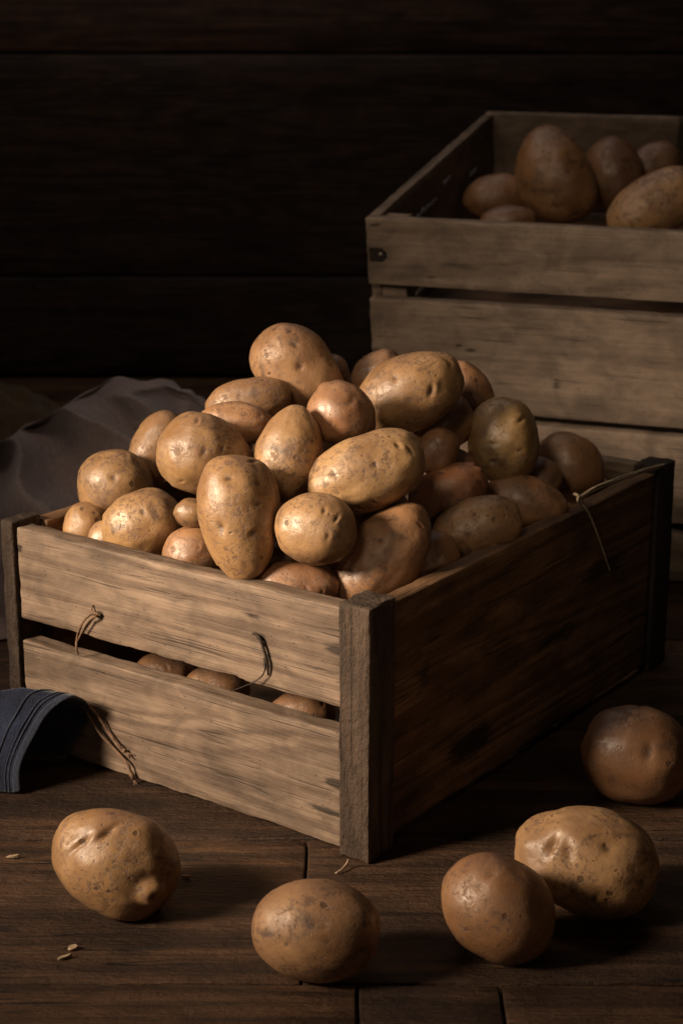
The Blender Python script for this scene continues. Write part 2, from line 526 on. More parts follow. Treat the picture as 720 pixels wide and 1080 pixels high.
# ------------------------------------------------------------------ front crate
YAW, CW, CD, CH = 0.6217, 0.3704, 0.4975, 0.20
A0 = Vector((0.0198, 1.1748, 0))
ex = Vector((math.cos(YAW), -math.sin(YAW), 0)); ey = Vector((math.sin(YAW), math.cos(YAW), 0))
CC = A0 - ex * CW / 2 + ey * CD / 2
CM = Matrix.Translation(CC) @ Matrix.Rotation(-YAW, 4, 'Z')
CMI = CM.inverted()
HX, HY = CW / 2, CD / 2
crate = tag(empty('wooden_crate', CM), 'open wooden crate in front with pale slats, dark corner posts and a potato heap', 'crate')
PX, PXL, PY = 0.027, 0.014, 0.034
for k, (sx, sy) in enumerate(((1, -1), (-1, -1), (1, 1), (-1, 1))):
    board('corner_post', M['post'], crate, ((HX - PX / 2) if sx > 0 else -(HX - PXL / 2), sy * (HY - PY / 2), CH / 2 + .0005), L=CH, Hh=PX if sx > 0 else PXL, T=PY, upright=True,
          r=.0016, step=.003 if k == 0 else .006, seed=20 + k, wear=1.1, ragged=.0006, tone=(0.15, -.2, -.6, -.5)[k])  # tone darkens the far right post to imitate shade there
SLX = CW - PX - PXL - .001
SX0 = (PXL - PX) / 2
fy = -HY + .0045 + .0085
def slat_loc(u, v, zc):
    q = CMI @ on_plane(u, v, CM @ Vector((0, fy - .0085, 0)), -ey)
    return q.x - SX0, q.z - zc
board('slat', M['slat'], crate, (SX0, fy, .1560), L=SLX, Hh=.078, T=.017, r=.0014, step=.0035, seed=31, wear=1.5,
      stains=((slat_loc(275, 672, .156)[0], slat_loc(275, 672, .156)[1], .007, .003, 1.0), (slat_loc(281, 698, .156)[0], slat_loc(281, 698, .156)[1], .0028, .013, 1.0), (slat_loc(106, 649, .156)[0], slat_loc(106, 649, .156)[1], .005, .004, 1.1), (SLX / 2 - .004, .006, .016, .006, .8), (SLX / 2 - .02, -.014, .03, .0025, .6), (SLX/2-.080, .014, .016, .004, .6), (-SLX / 2 + .002, .022, .006, .004, .9),
              (-.02, .022, .07, .003, .45)))
board('slat', M['slat'], crate, (SX0, fy, .0505), L=SLX, Hh=.093, T=.017, r=.0014, step=.0035, seed=32, wear=1.4, plank=2.0, tone=-.06,
      stains=((SLX / 2 - .004, .004, .016, .006, .85), (SLX / 2 - .010, -.020, .030, .004, .85), (.03, .01, .05, .003, .45), (-.06, -.02, .06, .003, .4)))
SDY = CD - 2 * PY - .001
pxo = HX - .004 - .008
board('side_panel', M['panel'], crate, (pxo, 0, .101), math.pi / 2, L=SDY, Hh=.186, T=.016, r=.0014, step=.006, seed=41, wear=1.2,
      stains=((-.10, -.06, .05, .02, .7), (.04, -.01, .06, .014, .6), (-.17, .02, .02, .03, .5), (.12, .03, .07, .02, .6)))
board('side_panel', M['panel'], crate, (-pxo, 0, .101), math.pi / 2, L=SDY, Hh=.188, T=.016, r=.0014, step=.006, seed=42, wear=1.2, tone=.1)
board('back_panel', M['slat'], crate, (SX0, HY - .012, .1625), L=SLX, Hh=.066, T=.014, r=.0014, step=.006, seed=43, wear=1.0, tone=-.15)
board('back_panel', M['slat'], crate, (SX0, HY - .012, .062), L=SLX, Hh=.115, T=.014, r=.0014, step=.006, seed=44, wear=1.0, tone=-.15)
board('bottom_board', M['panel'], crate, (0, 0, .012), L=CW - .06, Hh=.010, T=CD - .05, r=.0012, step=.02, seed=45)

# ------------------------------------------------------------------ back crate (tipped a little towards the camera on longer rear posts)
BYAW, BTILT, BW, BD, BH = 0.35, 0.165, 0.50, 0.45, 0.40
q0 = at_dep(389, 226, 1.862)               # its front left top corner
BR = Matrix.Rotation(-BYAW, 4, 'Z') @ Matrix.Rotation(BTILT, 4, 'X')
bcorner = Vector((-BW / 2, -BD / 2, BH))
BM = Matrix.Translation(q0) @ BR @ Matrix.Translation(-bcorner)
low = min((BM @ Vector((sx * BW / 2, -BD / 2, 0))).z for sx in (-1, 1))
BH2 = BH + (low - 0.001) / math.cos(BTILT)          # stretch so that the front posts stand on the floor
dz = BH2 - BH
BM = BM @ Matrix.Translation((0, 0, -dz)); BH = BH2
bcrate = tag(empty('wooden_crate', BM), 'taller pale pine crate standing behind, its slats tipped forward, holding a few potatoes', 'crate')
bfy = -BD / 2 - .0065
def bslat(z0, z1, seed, tone=0.0, stains=()):
    board('slat', M['pine'], bcrate, (0, bfy, BH - (z0 + z1) / 2), L=BW, Hh=z1 - z0, T=.013, r=.0018, step=.005, seed=seed, wear=.8, tone=tone, plank=seed * .7, stains=stains)
mh = lambda u, v: (BM.inverted() @ on_plane(u, v, q0, BR @ Vector((0, -1, 0))))
s1, s2 = mh(399, 264), mh(402, 371)
z_a = (mh(450, 299).z, mh(450, 313.5).z, mh(640, 441).z, mh(640, 450).z)
d_ = [BH - z for z in z_a]
t2 = mh(440, 377); t3 = mh(590, 400); t4 = mh(458, 288)
def st(p, zc, rx, rz, a): return (p.x, p.z - zc, rx, rz, a)
zc1, zc2 = BH - d_[0] / 2, BH - (d_[1] + d_[2]) / 2
bslat(0, d_[0], 51, 0.0, (st(t4, zc1, .012, .004, .6), (-BW/2 + .01, .03, .012, .003, .7)))
bslat(d_[1], d_[2], 52, .02, (st(mh(487, 361), zc2, .006, .003, 1.0), st(mh(500, 365), zc2, .008, .002, .8), st(t3, zc2, .007, .011, .62), st(mh(612, 405), zc2, .006, .008, .5), st(s2, zc2, .010, .009, 1.1)))
bslat(d_[3], d_[3] + .10, 53, -.05)
bslat(d_[3] + .112, min(BH - .004, d_[3] + .20), 54)
for sx in (-1, 1):
    board('corner_post', M['pine'], bcrate, (sx * (BW / 2 - .024), -BD / 2 + .016, BH / 2 - .003), L=BH - .008, Hh=.028, T=.03, upright=True, r=.0015, step=.008, seed=60 + sx, tone=.15)
    # rear post runs down to the floor
    top = Vector((sx * (BW / 2 - .024), BD / 2 - .018, BH - .11))
    nz = (BR.inverted() @ Vector((0, 0, -1)))
    ztop = (BM @ top).z
    Lr = ztop / math.cos(BTILT) - .004
    board('corner_post', M['pine'], bcrate, (top.x, top.y, BH - .11 - Lr / 2), L=Lr, Hh=.028, T=.03, upright=True, r=.0015, step=.012, seed=70 + sx, tone=-.1)
    board('side_panel', M['pine'], bcrate, (sx * (BW / 2 - .0045), 0.001, BH - .062), math.pi / 2, L=BD + .001, Hh=.122, T=.012, r=.0015, step=.008, seed=80 + sx, tone=-.05,
          stains=())
    board('side_panel', M['pine'], bcrate, (sx * (BW / 2 - .0045), 0.001, BH - .215), math.pi / 2, L=BD + .001, Hh=.16, T=.012, r=.0015, step=.012, seed=84 + sx, tone=-.15)
board('back_panel', M['pine'], bcrate, (0, BD / 2 + .0065, BH - .058), L=BW, Hh=.116, T=.012, r=.0015, step=.008, seed=90, tone=-.05, stains=((.0, .03, .008, .05, 1.0),))
board('back_panel', M['pine'], bcrate, (0, BD / 2 + .0065, BH - .20), L=BW, Hh=.15, T=.012, r=.0015, step=.012, seed=91, tone=-.15)
BFLOOR = BH - .135
board('bottom_board', M['panel'], bcrate, (0, 0, BFLOOR - .006), L=BW - .03, Hh=.012, T=BD - .005, r=.0015, step=.02, seed=92)

# iron plate with a nail on the upper slat of the back crate
def nail_plate(p):
    v, f = [], []
    n = 20
    ring = []
    w, h, t = .0095, .0072, .0016
    out = [(-w, -h), (w * .45, -h), (w, -h * .35), (w, h * .35), (w * .45, h), (-w, h)]
    for y in (0, -t):
        for (x, z) in out: v.append(Vector((x, y, z)))
    k = len(out)
    f.append(tuple(range(k, 2 * k)))
    for i in range(k): f.append((i, (i + 1) % k, k + (i + 1) % k, k + i))
    pl = mesh_obj('nail_plate', v, f, M['iron'], bcrate, Matrix.Translation((p.x + .004, bfy - .0066, p.z)), smooth=False)
    dome, df = [], []
    for i in range(5):
        a = i / 4 * math.pi / 2
        for k in range(14):
            b = 2 * math.pi * k / 14
            dome.append(Vector((.0030 * math.cos(a) * math.cos(b), -.0016 * math.sin(a), .0030 * math.cos(a) * math.sin(b))))
    for i in range(4):
        for k in range(14):
            df.append((i * 14 + k, i * 14 + (k + 1) % 14, (i + 1) * 14 + (k + 1) % 14, (i + 1) * 14 + k))
    mesh_obj('nail', dome, df, M['steel'], pl, Matrix.Translation((.0035, -.0016, 0)))
nail_plate(s1)

# flaked white paint on the inner left side of the back crate
def paint_smear(y, z, L, h, seed):
    rng = random.Random(seed)
    n = 40
    V, Fc = [], []
    for i in range(n + 1):
        y_ = y + (i / n - .5) * L
        k = (math.sin(math.pi * i / n) ** .5) * (.35 + .65 * abs(noise.noise(Vector((i * .55, seed, 0)))) * 2)
        m = z + .004 * noise.noise(Vector((i * .3, seed, 7)))
        for zz in (m - h * k, m + h * k * rng.uniform(.5, 1)):
            V += [Vector((0, y_, zz)), Vector((.0006, y_, zz))]
    for i in range(n):
        a = i * 4; b = a + 4
        Fc += [(a + 1, b + 1, b + 3, a + 3), (a, a + 2, b + 2, b), (a, b, b + 1, a + 1), (a + 2, a + 3, b + 3, b + 2)]
    Fc += [(0, 1, 3, 2), (4 * n, 4 * n + 2, 4 * n + 3, 4 * n + 1)]
    mesh_obj('paint_smear', V, Fc, M['paint'], bcrate, Matrix.Translation((-BW / 2 + .0045 + .0063, 0, BH)), smooth=False)
paint_smear(-.07, -.040, .10, .004, 3)
paint_smear(.02, -.030, .03, .002, 4)
paint_smear(.13, -.050, .03, .003, 5)

# ------------------------------------------------------------------ potatoes
_ico = {}
def ico(sub):
    if sub not in _ico:
        bm = bmesh.new()
        bmesh.ops.create_icosphere(bm, subdivisions=sub, radius=1.0)
        _ico[sub] = (np.array([v.co[:] for v in bm.verts]), [tuple(v.index for v in f.verts) for f in bm.faces])
        bm.free()
    return _ico[sub]

def potato_geo(a, b, c, seed, taper=0.0, bend=0.0, lumps=1.0, eyes=6, feats=(), sq=0.04, sub=5):
    """long half-axis a (X), half-axes b (Z) and c (Y); the -Y side is the side first seen"""
    rng = random.Random(seed)
    N, Fc = ico(sub)
    x, y, z = N[:, 0].copy(), N[:, 1].copy(), N[:, 2].copy()
    # slightly boxier than an ellipsoid
    rr = (np.abs(x) ** (2 + sq * 4) + (y * y + z * z) ** (1 + sq * 2)) ** (-1 / (2 + sq * 4))
    rad = 1 + (rr - 1) * 0.6
    off = Vector((rng.uniform(0, 90), rng.uniform(0, 90), rng.uniform(0, 90)))
    for i in range(len(N)):
        p = Vector(N[i])
        rad[i] += lumps * (0.088 * noise.noise(p * 1.15 + off) + 0.030 * noise.noise(p * 2.6 + off) + 0.005 * noise.noise(p * 7 + off))
    eye = np.zeros(len(N))
    def feature(d, amp, rx, rz, spin=0.0, mark=0.0, flat=0):
        d = np.array(d, float); d /= np.linalg.norm(d)
        t1 = np.cross(d, (1, 0, 0.001)); t1 /= np.linalg.norm(t1); t2 = np.cross(d, t1)
        cs, sn = math.cos(spin), math.sin(spin)
        u1, u2 = t1 * cs + t2 * sn, -t1 * sn + t2 * cs
        dot = N @ d
        e = np.where(dot > 0, ((N @ u1) / rx) ** 2 + ((N @ u2) / rz) ** 2, 50.0)
        if flat: e = e ** 2
        g = np.exp(-e)
        return amp * g, mark * np.exp(-e * 1.3)
    for k in range(eyes):
        while True:
            d = Vector((rng.uniform(-1, 1), rng.uniform(-1, 1), rng.uniform(-1, 1)))
            if 0.2 < d.length < 1: break
        s = rng.uniform(.7, 1.25); sp = rng.uniform(-.5, .5)
        q, m = feature(d, -0.045 * s, .13 * s, .045 * s, sp, 1.0); rad += q; eye = np.maximum(eye, m)
        d2 = Vector(d).normalized(); d2 = d2 + Vector((0.085 * s, 0, 0))
        q, m = feature(d2, 0.017 * s, .17 * s, .060 * s, sp, 0.0); rad += q
    for ft in feats:
        q, m = feature(*ft); rad += q; eye = np.maximum(eye, m)
    w = 1 + taper * x - 0.25 * taper * (1 - x * x)
    P = np.stack([x * rad * a, y * rad * c * w, z * rad * b * w], 1)
    P[:, 2] += bend * b * ((x) ** 2 - 0.4)
    # keep the asked size
    ext = (P.max(0) - P.min(0)) / 2; mid = (P.max(0) + P.min(0)) / 2
    P = (P - mid) * np.array([a / ext[0], c / ext[1], b / ext[2]])
    return P, Fc, eye

def basis(theta, tilt):
    th = math.radians(theta)
    X = RIGHT * math.cos(th) + UP * math.sin(th)
    Z = RIGHT * -math.sin(th) + UP * math.cos(th)
    Y = Z.cross(X)
    m = Matrix((X, Y, Z)).transposed()
    return m @ Matrix.Rotation(math.radians(tilt), 3, 'Z')

TAN, PALE, RED, OLIVE, DARK_SHADE, PURPLE = (1, 1, 1, 1), (1.16, 1.18, 1.18, 1), (0.93, 0.83, 0.84, 1), (0.80, 0.86, 0.66, 1), (0.66, 0.57, 0.53, 1), (0.74, 0.56, 0.56, 1)  # the dull dark tint also stands in for shade in gaps and shadow
SEED = [1000]
def potato(label, group, center, a, b, theta, tilt=0.0, col=TAN, c=None, **kw):
    SEED[0] += 1
    seed = kw.pop('seed', SEED[0])
    t = math.radians(tilt)
    a2 = math.sqrt(max(b * b, (a * a - (b * math.sin(t)) ** 2) / math.cos(t) ** 2))
    P, Fc, eye = potato_geo(a2, b, c or b * .98, seed, **kw)
    m = basis(theta, tilt).to_4x4(); m.translation = center
    o = mesh_obj('potato', P, Fc, M['potato'], None, None, {'eye': eye})
    o.matrix_world = m
    rng = random.Random(seed)
    k = rng.uniform(.9, 1.06)
    o.color = (col[0] * k, col[1] * k * rng.uniform(.97, 1.02), col[2] * k * rng.uniform(.9, 1.05), 1)
    return tag(o, label, 'potato', group)

# heap: picture centre, half-sizes in pixels, long-axis angle, tilt, depth nudge, colour, shape, label
E_ = lambda x, z, amp=-.042, rx=.13, rz=.055, sp=0.0, mark=1.0: ((x, -math.sqrt(max(.05, 1 - x * x - z * z)), z), amp, rx, rz, sp, mark)
HEAP = [
 ('A', 317, 391, 57, 40, -42, 10, 0.0, TAN, dict(taper=-.15, feats=(E_(-.12, .02, -.05, .12, .08), E_(-.45, .35, -.03, .1, .1))), 'potato at the very peak of the front heap, pitted face leaning to the lower right'),
 ('B', 434, 413, 57, 41, 22, 0, .0, TAN, dict(taper=-.04, feats=(E_(-.25, .45), E_(-.75, -.1, -.03), E_(.8, .25))), 'large bright oval potato high on the heap, right before the pale crate'),
 ('C', 361, 438, 38, 34, -35, 0, -.012, RED, dict(taper=-.12, feats=(((-.9, -.25, .35), .12, .22, .22, 0, 0), E_(0, .5, -.06, .2, .1))), 'small round pinkish potato with a knob, just right of and below the peak potato'),
 ('D', 387, 499, 66, 41, 20, 8, -.012, PALE, dict(bend=.10, taper=.02, feats=(E_(.55, .35), E_(.7, .1), E_(.05, .1, -.03), E_(-.6, .2, -.03))), 'long pale bean shaped potato lying across the middle of the heap, speckled right end'),
 ('E', 304, 479, 53, 36, 78, 5, -.0, PALE, dict(taper=-.10, bend=.06), 'pale upright potato in the middle of the heap, left of the long bean shaped one'),
 ('F', 253, 546, 67, 44, 96, 6, -.016, TAN, dict(taper=.17, feats=(E_(-.18, .42, -.05, .10, .10), E_(.15, -.55, -.05), E_(-.35, -.35, -.03), E_(.55, .1, -.03))), 'biggest upright egg shaped potato at the front of the heap, one dark low eye'),
 ('G', 333, 558, 44, 39, -12, 0, -.016, TAN, dict(feats=(E_(.3, -.1, -.03), E_(.1, .55, -.05))), 'round smooth potato at the front of the heap, right of the biggest upright one'),
 ('H', 217, 481, 52, 43, -22, 12, -.006, TAN, dict(taper=-.22, feats=(E_(.12, .35, -.05), E_(-.2, .1, -.04))), 'pear shaped potato on the upper left of the heap, thick end left'),
 ('I', 121, 511, 40, 37, 10, 0, .0, TAN, dict(feats=(E_(.1, .15, -.06, .12, .1),)), 'roundish potato at the far left edge of the heap against the grey cloth'),
 ('J', 151, 555, 45, 38, 22, 0, -.012, TAN, dict(feats=(E_(-.7, -.5, -.06, .2, .1, 0, 1.0), E_(.2, .3, -.03))), 'oval potato resting on the left end of the front slat, scarred lower left'),
 ('K', 166, 473, 42, 28, 60, 0, .012, TAN, dict(), 'half hidden potato wedged between the pear shaped one and the far left round one'),
 ('L', 262, 424, 46, 25, 12, 0, .010, TAN, dict(), 'low potato on the left shoulder of the heap, directly left of the peak potato'),
 ('M', 248, 447, 42, 24, 0, 0, .0, RED, dict(), 'reddish potato peeping out above the pear shaped one on the left shoulder'),
 ('N', 91, 556, 27, 24, 80, 0, .0, PALE, dict(), 'small potato in the left corner of the front crate, under the far left round one'),
 ('O', 110, 570, 24, 18, 70, 0, -.004, PALE, dict(), 'little pale potato squeezed behind the slat, left of the scarred oval one'),
 ('P', 204, 584, 33, 30, 0, 0, .002, RED, dict(), 'small potato sunk behind the front slat, left of the biggest upright one'),
 ('Q', 203, 541, 20, 16, 0, 0, .02, TAN, dict(eyes=2), 'tiny potato in the gap between the pear shaped one and the biggest upright one'),
 ('R', 404, 588, 68, 42, 50, 0, -.004, RED, dict(taper=-.06, feats=(E_(-.5, .45, -.05), E_(.2, .4, -.03), E_(-.1, -.2, -.03))), 'large reddish potato leaning on the front corner post of the heaped crate'),
 ('S', 314, 620, 46, 29, 2, 0, .004, RED, dict(), 'reddish potato showing only its top behind the front slat, below the round smooth one'),
 ('T', 502, 559, 50, 35, 16, 0, -.014, TAN, dict(feats=(E_(.0, .5, -.04), E_(-.6, .0, .04, .2, .2, 0, 0))), 'plump potato lying against the rim of the dark side panel, left of the hanging twine'),
 ('U', 473, 520, 44, 29, 26, 0, .004, PURPLE, dict(taper=-.06, feats=(((.9, -.35, .3), .10, .16, .16, 0, .3), ((.8, -.2, .6), .08, .12, .12, 0, .3))), 'purplish potato with a warty right tip, behind the end of the long bean shaped one'),
 ('V', 553, 530, 46, 29, -12, 0, .012, RED, dict(taper=-.05), 'reddish brown potato tucked behind the plump one at the right rim'),
 ('W', 530, 464, 46, 38, 100, 0, -.0, OLIVE, dict(feats=(E_(-.45, .45, -.05), E_(-.3, -.3, -.03))), 'greenish brown upright potato on the right of the heap before the pale crate'),
 ('X', 599, 493, 39, 36, -40, 0, .0, DARK_SHADE, dict(), 'dark brown potato at the far right of the heap, nearest the back corner'),
 ('Y', 492, 417, 38, 27, -65, 0, .016, RED, dict(), 'potato behind the large bright oval one, its dull right side showing'),
 ('Z', 461, 476, 26, 22, 60, 0, .022, RED, dict(), 'shadowed potato deep in the gap under the large bright oval one'),
 ('b', 397, 393, 30, 22, 40, 0, .035, DARK_SHADE, dict(), 'sliver of a potato showing between the peak potato and the large bright oval one'),
 ('c', 293, 592, 34, 24, 10, 0, .022, DARK_SHADE, dict(), 'dark potato buried between the biggest upright one and the round smooth one'),
 ('d', 398, 540, 34, 26, 20, 0, .030, DARK_SHADE, dict(), 'dark potato buried under the long bean shaped one'),
 ('e', 452, 590, 34, 30, 20, 0, .016, DARK_SHADE, dict(), 'dark potato between the leaning reddish one and the plump one at the rim'),
 ('f', 340, 400, 30, 26, 20, 0, .05, DARK_SHADE, dict(), 'dim potato behind the small pinkish knobbed one near the peak'),
 ('h', 464, 448, 38, 30, 20, 0, .045, DARK_SHADE, dict(), 'dark potato filling the hollow under the right half of the large bright oval one'),
 ('i', 470, 500, 36, 28, 0, 0, .035, DARK_SHADE, dict(), 'dark potato filling the hollow behind the purplish warty one'),
 ('j', 622, 523, 26, 22, 20, 0, .004, DARK_SHADE, dict(), 'dark potato low at the right rim, below the far right dark brown one'),
 ('k', 463, 563, 28, 24, 0, 0, .030, DARK_SHADE, dict(), 'dark potato low between the leaning reddish one and the purplish warty one'),
 ('l', 565, 505, 28, 24, 0, 0, .020, DARK_SHADE, dict(), 'dark potato below the greenish upright one and the far right dark brown one'),
 ('g', 238, 468, 30, 24, 20, 0, .05, DARK_SHADE, dict(), 'dim potato deep behind the pear shaped one'),
]
def mound(p):
    q = CMI @ p
    r2 = (abs(q.x + .0) / (HX + .01)) ** 2.2 + (abs(q.y + .015) / (HY + .02)) ** 2.2
    return .165 + .150 * max(0.0, 1 - r2 ** .95)
def mound_dep(u, v):
    best, bg_ = None, 9
    d = 1.0
    while d < 2.3:
        p = at_dep(u, v, d)
        q = CMI @ p
        inside = abs(q.x) < HX - .03 and abs(q.y) < HY - .03
        if inside:
            g = p.z - mound(p)
            if g < 0: return d
            if g < bg_: bg_, best = g, d
        d += .004
    return best or 1.6
deps = []
for h in HEAP:
    deps.append(mound_dep(h[1], h[2]) + h[7])
deps = np.array(deps); d0 = deps.copy()
def capsule(h, dep):
    k = dep / F
    a, b = h[3] * k, h[4] * k
    R = basis(h[5], h[6])
    c = np.array(at_dep(h[1], h[2], dep)); X = np.array(R.col[0])
    s = np.linspace(-1, 1, 5)[:, None] * max(a - b, 0)
    return c + s * X, b
WALLS = [((ex.x, ex.y), (CC + ex * (HX - .018)).xy), ((-ex.x, -ex.y), (CC - ex * (HX - .018)).xy), ((-ey.x, -ey.y), (CC - ey * (HY - .024)).xy), ((ey.x, ey.y), (CC + ey * (HY - .020)).xy)]
for it in range(160):
    caps = [capsule(h, d) for h, d in zip(HEAP, deps)]
    mv = np.zeros(len(HEAP))
    for i in range(len(HEAP)):
        Pi, ri = caps[i]
        for j in range(i + 1, len(HEAP)):
            Pj, rj = caps[j]
            if abs(deps[i] - deps[j]) > .16: continue
            D = Pi[:, None, :] - Pj[None, :, :]
            dist = math.sqrt((D * D).sum(-1).min())
            pen = (ri + rj) * .93 - dist
            if pen > 0:
                s = 1.0 if d0[i] < d0[j] else -1.0
                mv[i] -= s * pen * .25; mv[j] += s * pen * .25
        # stay inside the boards where the potato is below the rim
        for (n, w) in WALLS:
            for p in Pi:
                if p[2] - ri * .3 > CH: continue
                o = (p[0] - w[0]) * n[0] + (p[1] - w[1]) * n[1] + ri
                if o > 0:
                    dr = ray(HEAP[i][1], HEAP[i][2]); k = dr.x * n[0] + dr.y * n[1]
                    if abs(k) > .25: mv[i] -= .3 * o / k / 2
    deps = deps + np.clip(mv, -.004, .004) + (d0 - deps) * .03
for h, dep in zip(HEAP, deps):
    k = dep / F
    kw = dict(h[9])
    if h[3] > 42: kw['sub'] = 6
    potato(h[10], 'potatoes heaped in the front crate', at_dep(h[1], h[2], dep), h[3] * k, h[4] * k, h[5], h[6], h[8], **kw)

# potatoes seen through the gap between the front slats
for (u, v, a, b, col, lab) in ((228, 728, 36, 28, DARK_SHADE, 'potato inside the crate seen through the slat gap, left of the dark twine'),
                               (318, 753, 36, 28, DARK_SHADE, 'potato inside the crate seen through the slat gap, next to the corner post'),
                               (172, 714, 34, 27, DARK_SHADE, 'potato inside the crate seen through the slat gap, right of the brown twine loop')):
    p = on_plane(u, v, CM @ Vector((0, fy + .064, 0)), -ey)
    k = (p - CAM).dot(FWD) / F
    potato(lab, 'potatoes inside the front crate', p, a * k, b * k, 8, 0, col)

# loose potatoes on the floor
def loose(u, v, a, b, theta, lab, tilt=0, col=TAN, cz=.97, **kw):
    z = .03
    for _ in range(8):
        p = on_plane(u, v, (0, 0, z), (0, 0, 1)); k = (p - CAM).dot(FWD) / F; z = b * k * cz
    return potato(lab, 'loose potatoes on the floor', p, a * k, b * k, theta, tilt, col, **kw)
LOOSE = [
 loose(122, 908, 70, 55, -22, 'lumpy loose potato on the floor with creases and a knob, leftmost of the loose ones', col=TAN, taper=.10,
      feats=(((.70, -.62, -.14), -.08, .42, .42, 0, .2), ((.70, -.62, -.14), .16, .235, .235, 0, 0, 1), ((.70, -.68, -.17), -.03, .07, .07, 0, 1.0),
             E_(-.60, .22, -.10, .26, .050, -.5, .6), E_(-.26, .62, -.10, .24, .050, -.45, .6), E_(-.42, .50, .06, .18, .10, 0, 0)), seed=77, sub=6, eyes=1),
 loose(333, 981, 68, 53, -4, 'smooth oval loose potato on the floor with brown spots, nearest below the front corner post', col=PALE, taper=.02, lumps=.6, eyes=2,
      feats=(E_(-.45, -.1, -.02, .10, .06, 0, 1.0), E_(.1, .3, -.02, .10, .06, 0, .9), E_(.15, .02, -.02, .08, .08, 0, .9), E_(-.5, .3, -.02, .07, .07, 0, .8)), seed=78),
 loose(525, 957, 64, 54, -38, 'egg shaped loose potato on the floor in front of the big blotchy one', col=RED, taper=-.02, lumps=.7, eyes=3, seed=79,
      feats=(E_(-.6, .2, -.03, .12, .1, 0, .5),)),
 loose(617, 907, 77, 57, -14, 'big blotchy loose potato on the floor, behind and touching the egg shaped one', col=PALE, taper=.05, eyes=3, seed=80, sub=6,
      feats=(E_(-.60, .28, -.11, .17, .06, -.3, .6), E_(-.38, .25, -.07, .17, .07, .2, .6), E_(.1, .45, -.03, .10, .08, 0, .8), ((-.8, -.3, .6), -.08, .35, .35, 0, 0))),
 loose(671, 796, 60, 52, -12, 'dim loose potato in the shadow beside the dark side panel, farthest of the loose ones', col=DARK_SHADE, seed=81, feats=(E_(0, .2, -.06, .2, .08),)),
]

# potatoes in the back crate
rim_n = BR @ Vector((0, 0, 1))
def inback(u, v, a, b, theta, lift, lab, col=TAN, tilt=0, **kw):
    p = on_plane(u, v, q0 + rim_n * lift, rim_n); k = (p - CAM).dot(FWD) / F
    return potato(lab, 'potatoes in the back crate', p, a * k, b * k, theta, tilt, col, **kw)
inback(582, 186, 54, 41, 112, -.035, 'tallest potato standing upright in the back crate, narrow end up', RED, taper=-.10, feats=(E_(.25, .1, -.05, .1, .1), E_(-.1, -.2, -.03)), bend=-.08)
inback(645, 184, 40, 33, 100, -.045, 'dim rounded potato just right of the tallest one in the back crate', DARK_SHADE)
inback(691, 176, 30, 25, 20, -.045, 'small dim potato at the rear right of the back crate', DARK_SHADE)
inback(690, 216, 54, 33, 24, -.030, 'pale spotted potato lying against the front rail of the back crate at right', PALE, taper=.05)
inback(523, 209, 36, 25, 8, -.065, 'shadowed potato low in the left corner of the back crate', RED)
inback(536, 233, 30, 17, 4, -.050, 'potato barely showing above the front rail of the back crate at left', DARK_SHADE)

# ------------------------------------------------------------------ twine
def panel_pt(u, v, out=.003):
    n = ex
    return on_plane(u, v, CM @ Vector((pxo + .008 + out, 0, 0)), n)
def twine_over_panel():
    rng = random.Random(3)
    root = tag(empty('twine', Matrix.Translation(panel_pt(611, 524))), 'pale twine bundle tied along the dark side panel rim, one thread hanging', 'twine')
    inv = root.matrix_world.inverted()
    g = []
    for k in range(4):
        pts = []
        for i, (u, v) in enumerate(((609, 525), (630, 513), (655, 503), (680, 495), (704, 489))):
            q = panel_pt(u, v + (0, 1.0, -.5, 2.2)[k] + rng.uniform(-1.2, 1.2) * (i > 0), .0016 + .0008 * (k % 2))
            pts.append(inv @ q)
        g.append(tube_geo(spline(pts, 40), .0009, 7, .8, 3))
    v, f = merge_geo(g)
    mesh_obj('cord_bundle', v, f, M['twine'], root)
    pts = [inv @ panel_pt(u, v, o) for u, v, o in ((605, 521, -.010), (608, 522, .001), (612, 526, .0025), (613, 531, .002), (609, 528, .002), (610, 523, .003))]
    v, f = tube_geo(spline(pts, 40), .0013, 7, .8, 3); mesh_obj('knot', v, f, M['twine'], root)
    pts = [inv @ panel_pt(u, v, .002) for u, v in ((612, 527), (620, 540), (629, 562), (636, 582), (643, 603))]
    v, f = tube_geo(spline(pts, 40), [.0010] * 25 + [.0008] * 10 + [.0005] * 6, 7, .8, 3); mesh_obj('loose_thread', v, f, M['twine'], root)
twine_over_panel()

def slat_pt(u, v, out=.002):
    return on_plane(u, v, CM @ Vector((0, fy - .0085 - out, 0)), -ey)
def slat_twine(label, mat, strands, seed):
    g = []
    for (ctrl, r) in strands:
        pts = spline([slat_pt(*c) for c in ctrl], 36)
        rad = [r * (1 - .45 * (i / 36) ** 2) for i in range(37)]
        g.append(tube_geo(pts, rad, 7, .7, 3))
    v, f = merge_geo(g)
    c = slat_pt(*strands[0][0][0])
    o = mesh_obj('twine', [p - c for p in v], f, mat, None, Matrix.Translation(c))
    tag(o, label, 'twine')
slat_twine('brown twine loop threaded through a hole near the left end of the upper front slat', M['brown_twine'], [
    (((107, 650, -.006), (104, 648, .0035), (97, 647, .004), (88, 656, .004), (82, 670, .003), (81, 684, .004), (83, 690, .002)), .0012),
    (((107, 651, -.006), (101, 650, .005), (93, 656, .005), (86, 668, .0045), (82, 676, .004)), .0009),
    (((98, 638, .001), (97, 643, .003), (100, 647, .004), (106, 649, .003), (107, 653, -.004)), .0007)], 1)
slat_twine('thin dark twine hanging near the right end of the upper front slat', M['dark_twine'], [
    (((266, 667, -.002), (273, 672, .0025), (278, 684, .003), (282, 700, .003), (283, 712, .001)), .0013),
    (((272, 670, .001), (279, 690, .0035), (279, 708, .004), (270, 718, .005), (257, 724, .006), (243, 729, .004)), .0006)], 2)

